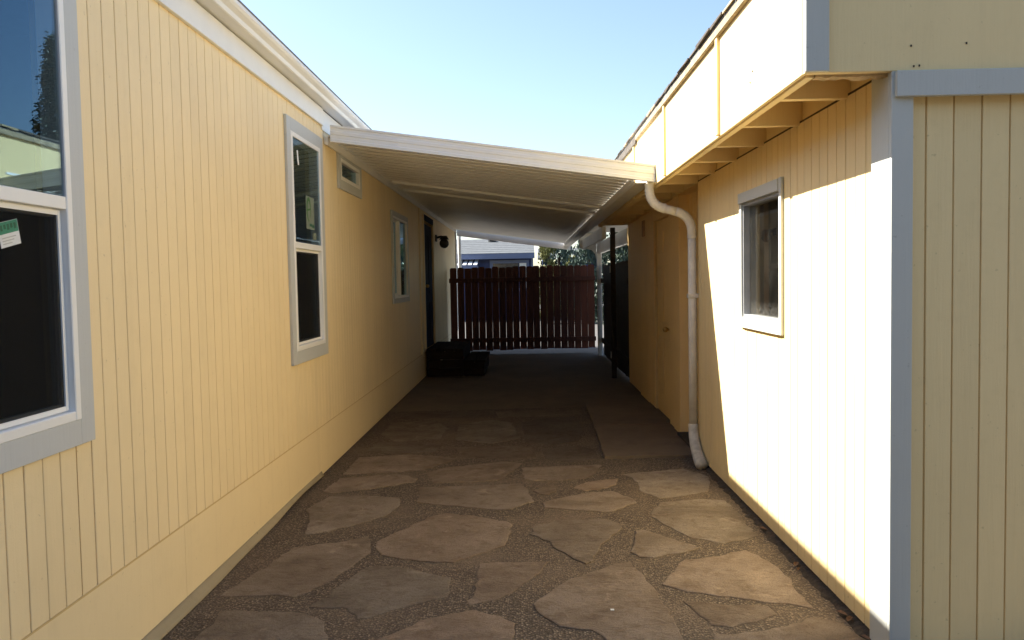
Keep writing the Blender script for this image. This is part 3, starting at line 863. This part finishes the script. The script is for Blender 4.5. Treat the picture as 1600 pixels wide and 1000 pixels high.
# what stands inside behind the glass
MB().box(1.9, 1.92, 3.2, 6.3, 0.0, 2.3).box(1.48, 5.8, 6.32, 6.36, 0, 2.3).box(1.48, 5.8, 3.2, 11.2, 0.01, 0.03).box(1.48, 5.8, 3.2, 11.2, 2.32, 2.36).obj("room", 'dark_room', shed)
MB().box(1.53, 1.56, 5.20, 5.50, 0.03, 2.2).obj("partition_board", 'ply', shed)
MB().box(1.60, 1.88, 4.2, 5.9, 1.53, 1.56).obj("shelf", 'shelf', shed)
MB().box(1.62, 1.90, 3.4, 5.2, 1.05, 1.075).obj("shelf", 'ply', shed)
for (x, y, z) in ((XF - 0.002, 3.72, 2.36), (XF - 0.002, 3.68, 2.40), (1.42, 3.002, 2.31), (1.62, 3.002, 2.315), (1.43, 3.002, 2.236), (1.45, 3.002, 2.238)):
    MB().box(x - 0.002, x + 0.002, y - 0.002, y + 0.002, z - 0.0035, z + 0.0035).obj("nail", 'nail', shed)

# ------------------------------------------------------------------ patio cover
cover = thing("patio_cover", (1.0, 12.0, 0.0), "white metal patio cover roof spanning between house and shed", "patio cover")
PY, PE = 6.40, 18.40
SL = 0.1435
def zt(x):
    return 2.738 - (x + 1.53) * SL
def sheared(o_mb):                       # profile drawn at x=-1.53 then dropped along the slope
    o_mb.v = [(x, y, z - (x + 1.53) * SL) for x, y, z in o_mb.v]
    return o_mb
prof = [(PY, 2.605), (PY - 0.012, 2.605), (PY - 0.012, 2.628), (PY - 0.004, 2.633), (PY - 0.004, 2.662), (PY - 0.009, 2.667), (PY - 0.009, 2.690), (PY - 0.003, 2.695), (PY - 0.003, 2.718), (PY - 0.012, 2.724), (PY - 0.012, 2.738), (PY + 0.03, 2.738), (PY + 0.03, 2.733), (PY + 0.002, 2.731), (PY + 0.002, 2.61), (PY + 0.05, 2.61), (PY + 0.05, 2.605)]
sheared(MB().prism(prof, 0, -1.53, 1.028)).obj("front_fascia", 'white_metal', cover)
MB().box(1.0285, 1.033, PY - 0.013, PY + 0.03, 2.236, 2.374).obj("end_cap", 'trim', cover)
sheared(MB().box(-1.56, 1.028, PE - 0.02, PE, 2.52, 2.70)).obj("rear_fascia", 'pan_metal', cover)
# roof pans, each with a raised seam
PITCHP = 0.2
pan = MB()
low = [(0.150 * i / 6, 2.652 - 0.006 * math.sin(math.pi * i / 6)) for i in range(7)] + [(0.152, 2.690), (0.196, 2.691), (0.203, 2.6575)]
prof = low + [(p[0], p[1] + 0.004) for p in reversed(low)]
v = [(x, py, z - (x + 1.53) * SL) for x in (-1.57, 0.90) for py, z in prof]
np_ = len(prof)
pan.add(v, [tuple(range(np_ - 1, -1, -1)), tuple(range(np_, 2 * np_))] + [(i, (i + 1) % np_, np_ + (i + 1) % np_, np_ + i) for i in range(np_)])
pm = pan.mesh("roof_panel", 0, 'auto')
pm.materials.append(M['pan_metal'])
pm.materials.append(M['seam_shade'])
for pl in pm.polygons:                       # the raised seam channel is coloured dark to draw its shadow line
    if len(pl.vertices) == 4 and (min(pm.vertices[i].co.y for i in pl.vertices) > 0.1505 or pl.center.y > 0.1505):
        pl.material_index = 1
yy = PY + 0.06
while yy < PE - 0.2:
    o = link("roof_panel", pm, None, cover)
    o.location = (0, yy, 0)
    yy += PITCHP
for yj in (9.16, 9.97):
    sheared(MB().prism([(yj, 2.649), (yj + 0.004, 2.618), (yj + 0.03, 2.618), (yj + 0.04, 2.649)], 0, -1.50, 0.96)).obj("joint_strip", 'white_metal', cover, 0.002)
    MB().box(0.955, 0.985, yj, yj + 0.05, 2.235, 2.275).obj("strip_end", 'white_metal', cover, 0.003)
MB().prism([(-1.5945, 2.655), (-1.5945, 2.600), (-1.570, 2.590), (-1.565, 2.596), (-1.565, 2.655)], 1, PY + 0.06, PE).obj("ledger", 'pan_metal', cover)
# gutter that doubles as the side beam
prof = [(0.872, 2.300), (0.872, 2.252), (0.885, 2.236), (1.012, 2.236), (1.030, 2.262), (1.030, 2.36), (1.026, 2.36), (1.024, 2.264), (1.009, 2.241), (0.887, 2.241), (0.877, 2.254), (0.877, 2.300)]
MB().prism(prof, 1, PY + 0.055, PE).obj("gutter", 'pan_metal', cover)
MB().box(1.10, 1.16, 11.6, 15.7, 2.06, 2.235).obj("beam", 'pan_metal', cover, 0.003)
MB().box(1.44, 1.48, 11.45, 15.6, 1.97, 2.20).obj("beam", 'pan_metal', cover, 0.003)
MB().box(1.04, 1.37, 15.60, 15.64, 2.08, 2.37).obj("header", 'pan_metal', cover, 0.003)
MB().prism([(1.05, 2.08), (1.37, 2.08), (1.37, 1.86), (1.345, 1.97), (1.28, 2.045), (1.18, 2.072)], 1, 15.605, 15.63).obj("bracket", 'pan_metal', cover)
MB().box(1.375, 1.465, 15.56, 15.65, 0.0, 2.38).obj("post", 'white_metal', cover, 0.004)
MB().box(1.03, 2.3, 11.52, 15.7, 2.385, 2.41).box(1.03, 1.60, 6.5, 11.5, 2.42, 2.44).obj("closure_shade_roof", 'pan_metal', cover)  # the wider first box is roof added to keep sun off the beam

# ------------------------------------------------------------------ downspout
ds = thing("downspout", (1.335, 6.46, 0.0), "beige metal downspout with curved elbows beside the sunlit shed wall", "downspout")
def bez(p0, p1, p2, n):
    p0, p1, p2 = map(Vector, (p0, p1, p2))
    return [(p0 * (1 - t) ** 2 + p1 * 2 * t * (1 - t) + p2 * t * t) for t in [i / n for i in range(n + 1)]]
YD = 6.47
up = [Vector((0.995, YD, 2.262)), Vector((0.995, YD, 2.20))] + bez((0.995, YD, 2.185), (1.0, YD, 2.065), (1.11, YD, 2.035), 30)
MB().tube(up, [0.036 + (0.0045 if i > 2 and i % 3 == 0 else 0.0) for i in range(len(up))], 16, 0.8).obj("elbow", 'beige_metal', ds, smooth=True)
mid = [Vector((1.105, YD, 2.036)), Vector((1.215, YD, 2.004))]
MB().tube(mid, 0.0345, 16, 0.8).obj("offset_pipe", 'beige_metal', ds, smooth=True)
up2 = bez((1.205, YD, 2.008), (1.325, YD, 1.975), (1.332, YD, 1.85), 16) + [Vector((1.332, YD, 1.80))]
MB().tube(up2, [0.037] * len(up2), 16, 0.8).obj("elbow", 'beige_metal', ds, smooth=True)
MB().tube([(1.332, YD, 1.815), (1.332, YD, 1.0), (1.330, YD - 0.01, 0.27)], 0.0345, 16, 0.8).obj("pipe", 'beige_metal', ds, smooth=True)
ft = [Vector((1.330, YD - 0.01, 0.30))] + bez((1.330, YD - 0.01, 0.27), (1.330, YD - 0.03, 0.11), (1.318, YD - 0.36, 0.045), 16)
MB().tube(ft, [0.040 + 0.008 * (i / 17) for i in range(len(ft))], 16, 0.85).obj("outlet", 'foot_metal', ds, smooth=True)
for zz, xx in ((1.806, 1.332), (0.285, 1.330)):
    MB().tube([(xx, YD, zz - 0.012), (xx, YD, zz + 0.012)], 0.0385, 16, 0.84).obj("collar", 'beige_metal', ds, smooth='auto')
MB().tube([(1.105, YD, 2.036), (1.118, YD, 2.032)], 0.0395, 16, 0.84).obj("collar", 'beige_metal', ds, smooth='auto')
MB().box(1.293, 1.376, YD - 0.034, YD + 0.034, 1.315, 1.350).obj("strap", 'beige_metal', ds, 0.004)

# ------------------------------------------------------------------ steps, lamp, fences, post
st = thing("steps", (-1.2, 12.9, 0.0), "dark wooden two-tread entry steps against the yellow house", "steps")
for i in range(4):
    MB().box(-1.57 + i * 0.146, -1.57 + i * 0.146 + 0.140, 12.42, 14.0, 0.400, 0.44).obj("tread", 'step_wood', st, 0.005)
for i in range(2):
    MB().box(-0.985 + i * 0.170, -0.985 + i * 0.170 + 0.164, 12.43, 14.0, 0.217, 0.255).obj("tread", 'step_wood', st, 0.005)
for z0, z1 in ((0.012, 0.135), (0.141, 0.264), (0.270, 0.397)):
    MB().box(-1.56, -1.00, 12.445, 12.475, z0, z1).obj("side_board", 'step_wood', st, 0.003)
    MB().box(-1.03, -1.00, 12.476, 13.98, z0, z1).obj("riser", 'step_wood', st, 0.003)
for z0, z1 in ((0.012, 0.108), (0.114, 0.214)):
    MB().box(-0.995, -0.67, 12.455, 12.485, z0, z1).obj("side_board", 'step_wood', st, 0.003)
    MB().box(-0.70, -0.67, 12.486, 13.98, z0, z1).obj("riser", 'step_wood', st, 0.003)
for xx in (-1.55, -1.06):
    MB().box(xx, xx + 0.028, 12.48, 13.97, 0.0, 0.398).obj("stringer", 'step_wood', st)
MB().box(-0.97, -0.942, 12.49, 13.97, 0.0, 0.215).obj("stringer", 'step_wood', st)

lp = thing("wall_lamp", (-1.6, 14.35, 2.1), "round black wall lamp beside the dark door", "lamp")
MB().box(-1.5995, -1.575, 14.28, 14.42, 2.20, 2.32).obj("backplate", 'black', lp, 0.004)
MB().tube([(-1.58, 14.35, 2.27), (-1.50, 14.35, 2.29), (-1.45, 14.35, 2.26)], 0.02, 8).tube([(-1.45, 14.35, 2.30), (-1.45, 14.35, 2.235)], [0.05, 0.09], 16).obj("arm", 'black', lp, smooth='auto')
MB().sphere((-1.45, 14.35, 2.165), 0.085, 18, 12).obj("globe", 'lampglass', lp, smooth=True)

def board_mesh(w, h, t, ear):
    e = ear
    poly = [(-w / 2, 0), (w / 2, 0), (w / 2, h - e), (w / 2 - e * 0.35, h - e * 0.3), (w / 2 - e, h), (-w / 2 + e, h), (-w / 2 + e * 0.35, h - e * 0.3), (-w / 2, h - e)]
    return MB().prism(poly, 1, 0, t).mesh("board")
fence = thing("fence", (0.0, 16.3, 0.0), "red brown picket fence with rounded tops closing the passage", "fence")
bm_ = board_mesh(0.1342, 1.685, 0.018, 0.030)
bm_.materials.append(M['cedar'])
rb = random.Random(21)
x = -1.475
k = 0
while x < 1.40:
    o = link("board", bm_, None, fence)
    o.location = (x + rb.uniform(-0.0018, 0.0018), 16.30 + rb.uniform(0, 0.004), 0.070 + 0.02 * (x + 1.5) / 3 + rb.uniform(-0.012, 0.012))
    o.rotation_euler = (0, rad(rb.uniform(-0.10, 0.10)), 0)
    x += 0.1385 + (0.010 if k in (0, 1) else 0.0)
    k += 1
for z in (1.50, 0.28):
    MB().box(-1.56, 1.40, 16.262, 16.298, z - 0.045, z + 0.045).obj("rail", 'cedar', fence, 0.003)

side = thing("fence", (1.5, 13.8, 0.0), "dark side fence behind the shed, under the white beam", "fence")
bm2 = board_mesh(0.135, 1.72, 0.018, 0.02)
bm2.materials.append(M['dark_fence'])
y = 11.52
while y < 15.55:
    o = link("board", bm2, None, side)
    o.location = (1.50, y, 0.02 + rb.uniform(-0.01, 0.01))
    o.rotation_euler = (0, 0, rad(90))
    y += 0.14
for z in (1.45, 0.3):
    MB().box(1.44, 1.4815, 11.45, 15.55, z - 0.045, z + 0.045).obj("rail", 'dark_fence', side, 0.003)

post = thing("post", (1.29, 11.95, 0.0), "thin dark brown post standing just past the shed end", "post")
MB().box(1.255, 1.325, 11.91, 11.99, 0.0, 2.235).obj("shaft", 'dark_fence', post, 0.005)
for z in (1.62, 0.35):
    MB().box(1.243, 1.2545, 11.925, 11.975, z - 0.05, z + 0.05).obj("hinge", 'aluminium', post, 0.002)

# ------------------------------------------------------------------ beyond the fence
M['blue'] = simple("blue_lap_paint", (0.018, 0.032, 0.11), 0.6, 0, 3, 0.08)
M['pale_blue'] = simple("pale_blue_trim", (0.11, 0.14, 0.24), 0.6, 0, 3, 0.05)
M['blue_roof'] = simple("blue_grey_shingles", (0.085, 0.093, 0.10), 0.9, 0, 6, 0.18, 0.5, 20)
bh = thing("house", (-4.0, 32.0, 0.0), "blue house with grey shingle roof beyond the fence", "house")
MB().box(-11.0, 0.20, 30.4, 36.4, 0.0, 2.42).obj("wall", 'blue', bh)
for k in range(9):
    z = 0.3 + k * 0.24
    MB().box(-11.0, 0.20, 30.385, 30.399, z, z + 0.225).obj("lap_board", 'blue', bh)
rf = MB().prism([(29.95, 2.46), (29.95, 2.50), (33.4, 3.22), (36.85, 2.50), (36.85, 2.46), (33.4, 3.17)], 0, -11.3, 0.33).obj("roof", 'blue_roof', bh)
course = MB().prism([(0, 0), (0.40, 0.0835), (0.40, 0.0875), (0, 0.008)], 0, -11.3, 0.33).mesh("shingle_course")
course.materials.append(M['blue_roof'])
for k in range(8):
    o = link("shingle_course", course, None, rf)
    o.location = (0, 29.96 + k * 0.42, 2.505 + k * 0.42 * 0.2087)
MB().tube([(-1.35, 32.7, 3.02), (-1.35, 32.7, 3.18)], [0.16, 0.16], 12).obj("roof_vent", 'black', rf)
MB().box(-11.3, 0.33, 29.90, 29.949, 2.30, 2.49).obj("eave_board", 'pale_blue', bh)
MB().box(0.2005, 0.28, 30.36, 30.46, 0, 2.3).obj("corner_board", 'pale_blue', bh)
wb = MB()
wb.box(-1.36, -1.24, 30.32, 30.3845, 1.1, 2.26).box(0.02, 0.12, 30.32, 30.3845, 1.1, 2.26).box(-1.24, 0.02, 30.32, 30.3845, 2.14, 2.26).box(-1.24, 0.02, 30.32, 30.3845, 1.1, 1.2)
wb = wb.obj("window", 'pale_blue', bh)
MB().box(-1.24, -0.28, 30.36, 30.3845, 1.2, 2.14).obj("pane", 'lampglass', wb)
MB().box(-0.24, 0.02, 30.35, 30.3845, 1.2, 2.14).obj("blind", 'sticker_white', wb)
aw = thing("awning", (-2.6, 30.0, 2.1), "white slatted awning on the blue house wall", "awning")
for k in range(9):
    MB().add([(-3.5 + k * 0.2, 30.38, 2.29), (-3.5 + k * 0.2 + 0.13, 30.38, 2.29), (-3.5 + k * 0.2 + 0.10, 29.55, 2.06), (-3.5 + k * 0.2 - 0.03, 29.55, 2.06),
              (-3.5 + k * 0.2, 30.38, 2.32), (-3.5 + k * 0.2 + 0.13, 30.38, 2.32), (-3.5 + k * 0.2 + 0.10, 29.55, 2.09), (-3.5 + k * 0.2 - 0.03, 29.55, 2.09)],
             [(0, 3, 2, 1), (4, 5, 6, 7), (0, 1, 5, 4), (1, 2, 6, 5), (2, 3, 7, 6), (3, 0, 4, 7)]).obj("slat", 'white_metal', aw)
MB().box(-3.55, -1.78, 29.50, 29.545, 1.96, 2.09).obj("valance", 'pale_blue', aw)
MB().box(-3.52, -3.49, 29.55, 30.38, 1.99, 2.06).box(-1.83, -1.80, 29.55, 30.38, 1.99, 2.06).obj("frame", 'aluminium', aw)
bs = thing("shed", (1.9, 38.0, 0.0), "small blue lap sided shed half hidden between the trees", "shed")
MB().box(0.8, 3.4, 38.0, 40.0, 0, 2.5).obj("wall", 'blue', bs)
for k in range(10):
    MB().box(0.8, 3.4, 37.97, 37.999, 0.2 + k * 0.23, 0.2 + k * 0.23 + 0.2).obj("lap_board", 'blue' if k % 3 else 'pale_blue', bs)
MB().prism([(37.7, 2.5), (39.0, 3.0), (40.3, 2.5), (39.0, 2.94)], 0, 0.6, 3.6).obj("roof", 'blue_roof', bs)

def leaf_mat(name, a, b):
    k = NT(name)
    n1 = k.noise(k.pos(), 3.0, 4, 0.6)
    n2 = k.noise(k.pos(), 40.0, 2, 0.6)
    c = k.mix(k.math('MULTIPLY', n2, 0.7), k.ramp(n1, [(0.35, a), (0.65, b)]), tuple(x * 1.4 for x in b))
    k.l(c, k.p.inputs["Base Color"])
    k.p.inputs["Roughness"].default_value = 0.6
    return k.m
M['leaf_yellow'] = leaf_mat("yellow_green_foliage", (0.06, 0.075, 0.018), (0.15, 0.15, 0.045))
M['leaf_blue'] = leaf_mat("blue_green_foliage", (0.025, 0.05, 0.035), (0.075, 0.11, 0.085))
M['leaf_dark'] = leaf_mat("dark_conifer_foliage", (0.010, 0.022, 0.012), (0.03, 0.05, 0.028))
M['bark'] = simple("bark", (0.07, 0.05, 0.035), 0.9, 0, 12, 0.4, 0.8, 30)

def tree(name, loc, h, r, leafmat, label, n=5000, size=0.08, seed=1, kind='column', group=None, trunk_r=0.10):
    rr = random.Random(seed)
    t = thing(name, loc, label, "tree", group)
    X, Y = loc[0], loc[1]
    MB().tube([(X, Y, 0), (X + 0.03, Y, h * 0.4), (X - 0.02, Y + 0.02, h * 0.75), (X, Y, h * 0.97)], [trunk_r, trunk_r * 0.75, trunk_r * 0.4, 0.015], 8).obj("trunk", 'bark', t, smooth=True)
    v, f = [], []
    mbl = MB()
    clumps = []
    if kind == 'column':
        for i in range(70):
            s = rr.random()
            z = h * (0.06 + 0.92 * s)
            rad_z = r * min(1.0, (1.0 - s) * 2.2 + 0.12) * (0.75 + 0.25 * math.sin(s * 3))
            th = rr.uniform(0, 2 * math.pi); q = rad_z * math.sqrt(rr.uniform(0.1, 1))
            clumps.append((X + q * math.cos(th), Y + q * math.sin(th), z, r * rr.uniform(0.22, 0.42), (math.cos(th) * 0.25, math.sin(th) * 0.25, 1.0)))
    else:                                   # fir: whorls of drooping branches
        z = h * 0.08
        while z < h * 0.99:
            s = z / h
            L = r * (1 - s) ** 0.85 + 0.12
            nb = 7
            ph = rr.uniform(0, 6.28)
            for b in range(nb):
                th = ph + 2 * math.pi * b / nb + rr.uniform(-0.25, 0.25)
                Lb = L * rr.uniform(0.6, 1.12)
                mbl.tube([(X, Y, z), (X + Lb * 0.95 * math.cos(th), Y + Lb * 0.95 * math.sin(th), z - Lb * 0.15)], [0.03, 0.006], 4, cap=False)
                m = max(2, int(Lb / 0.28))
                for j in range(m):
                    q = Lb * (j + 0.8) / m
                    clumps.append((X + q * math.cos(th), Y + q * math.sin(th), z - q * 0.18 + rr.uniform(-.05, .05), 0.12 + 0.18 * (1 - j / m), (math.cos(th), math.sin(th), -0.35)))
            z += h * 0.030 * (1.15 - 0.6 * s)
        mbl.obj("limbs", 'bark', t)
    per = max(4, n // len(clumps))
    for (cx, cy, cz, cr, d) in clumps:
        d = Vector(d).normalized()
        for k in range(per):
            p = Vector((rr.gauss(0, 0.5), rr.gauss(0, 0.5), rr.gauss(0, 0.6))) * cr + Vector((cx, cy, cz))
            a = (d + Vector((rr.uniform(-.7, .7), rr.uniform(-.7, .7), rr.uniform(-.5, .5)))).normalized()
            b = a.cross(Vector((rr.uniform(-1, 1), rr.uniform(-1, 1), rr.uniform(-1, 1)))).normalized()
            L = size * rr.uniform(0.7, 1.5)
            i0 = len(v)
            v += [tuple(p), tuple(p + a * L * 0.5 + b * L * 0.28), tuple(p + a * L), tuple(p + a * L * 0.5 - b * L * 0.28)]
            f.append((i0, i0 + 1, i0 + 2, i0 + 3))
    me = bpy.data.meshes.new("crown")
    me.from_pydata(v, [], f)
    link("crown", me, leafmat, t)
    return t

tree("cypress_tree", (0.78, 27.2, 0), 3.25, 0.36, 'leaf_yellow', "yellow green cypress right of the blue house", 6000, 0.09, 1)
tree("cypress_tree", (1.62, 28.0, 0), 2.25, 0.30, 'leaf_yellow', "short yellow green cypress, lower than its neighbours", 4000, 0.09, 2)
tree("conifer_tree", (1.30, 31.5, 0), 3.5, 0.62, 'leaf_blue', "blue green conifer in the middle of the trees", 7000, 0.11, 3)
tree("conifer_tree", (2.15, 27.0, 0), 3.15, 0.62, 'leaf_blue', "blue green conifer beside the white post", 7000, 0.10, 4)
tree("conifer_tree", (3.0, 26.0, 0), 2.9, 0.8, 'leaf_dark', "dark conifer partly behind the white post", 8000, 0.10, 5)
tree("conifer_tree", (4.3, 27.5, 0), 2.75, 0.9, 'leaf_dark', "dark conifer seen above the side fence", 8000, 0.10, 6)
tree("fir_tree", (17.2, 35.4, 0), 12.6, 2.5, 'leaf_dark', "tall dark fir reflected in the big left window", 45000, 0.13, 9, 'fir', None, 0.22)

# ------------------------------------------------------------------ litter along the wall and on the stones
rd = random.Random(4)
mb = MB()
ys = [2.2 + i * 0.05 for i in range(88)]
v, f = [], []
for y in ys:
    w = 0.018 + 0.02 * max(0, rd.gauss(0.4, 0.5))
    v += [(1.392, y, 0.006), (1.392, y, 0.020 + rd.uniform(0, 0.012)), (1.372 - w * 0.4, y, 0.013 + rd.uniform(0, 0.008)), (1.368 - w, y, 0.0045)]
for i in range(len(ys) - 1):
    for j in range(3):
        f.append((i * 4 + j, i * 4 + j + 1, (i + 1) * 4 + j + 1, (i + 1) * 4 + j))
dirt = MB().add(v, f).obj("dirt", 'soil', None)
dirt["kind"] = "stuff"
dirt["label"] = "dark damp soil in the crack along the shed wall"
dirt["category"] = "soil"
for i, (x, y) in enumerate(((1.335, 3.42), (1.345, 3.36), (1.33, 3.95), (1.34, 4.02), (1.345, 4.6), (1.338, 3.18))):
    L = rd.uniform(0.016, 0.032); a = rd.uniform(0, 6.28); z = 0.022
    ca, sa = math.cos(a), math.sin(a)
    pts = [(-L, 0, 0), (-L * .3, L * .45, .006), (L * .5, L * .35, .008), (L, 0, .003), (L * .4, -L * .4, .009), (-L * .4, -L * .4, .004)]
    o = MB().add([(x + p[0] * ca - p[1] * sa, y + p[0] * sa + p[1] * ca, z + p[2]) for p in pts] + [(x, y, z - 0.001)], [(6, i0, (i0 + 1) % 6) for i0 in range(6)]).obj("dry_leaf", 'leaf_dry')
    tag(o, "small curled dry brown leaf lying on the stone paving", "leaf", "dry leaves on the paving")
o = MB().box(0.350, 0.366, 3.503, 3.518, 0.0105, 0.0125).obj("paper_scrap", 'sticker_white')
tag(o, "tiny white scrap lying on the large front flagstone", "scrap")

# ------------------------------------------------------------------ house added unseen behind the camera to block sky light
M['brown'] = simple("dark_brown_blocker", (0.055, 0.042, 0.032), 0.7, 0, 4, 0.2, 0.2)
nb = thing("house", (2.0, -9.0, 0.0), "added unseen dark brown house behind the viewer, blocking sky light", "house")
MB().box(-9.0, 13.0, -14.0, -8.0, 0.0, 4.7).obj("wall", 'brown', nb)
MB().prism([(-14.5, 4.7), (-7.5, 4.7), (-11.0, 6.3)], 0, -9.4, 13.4).obj("roof", 'roofing', nb)
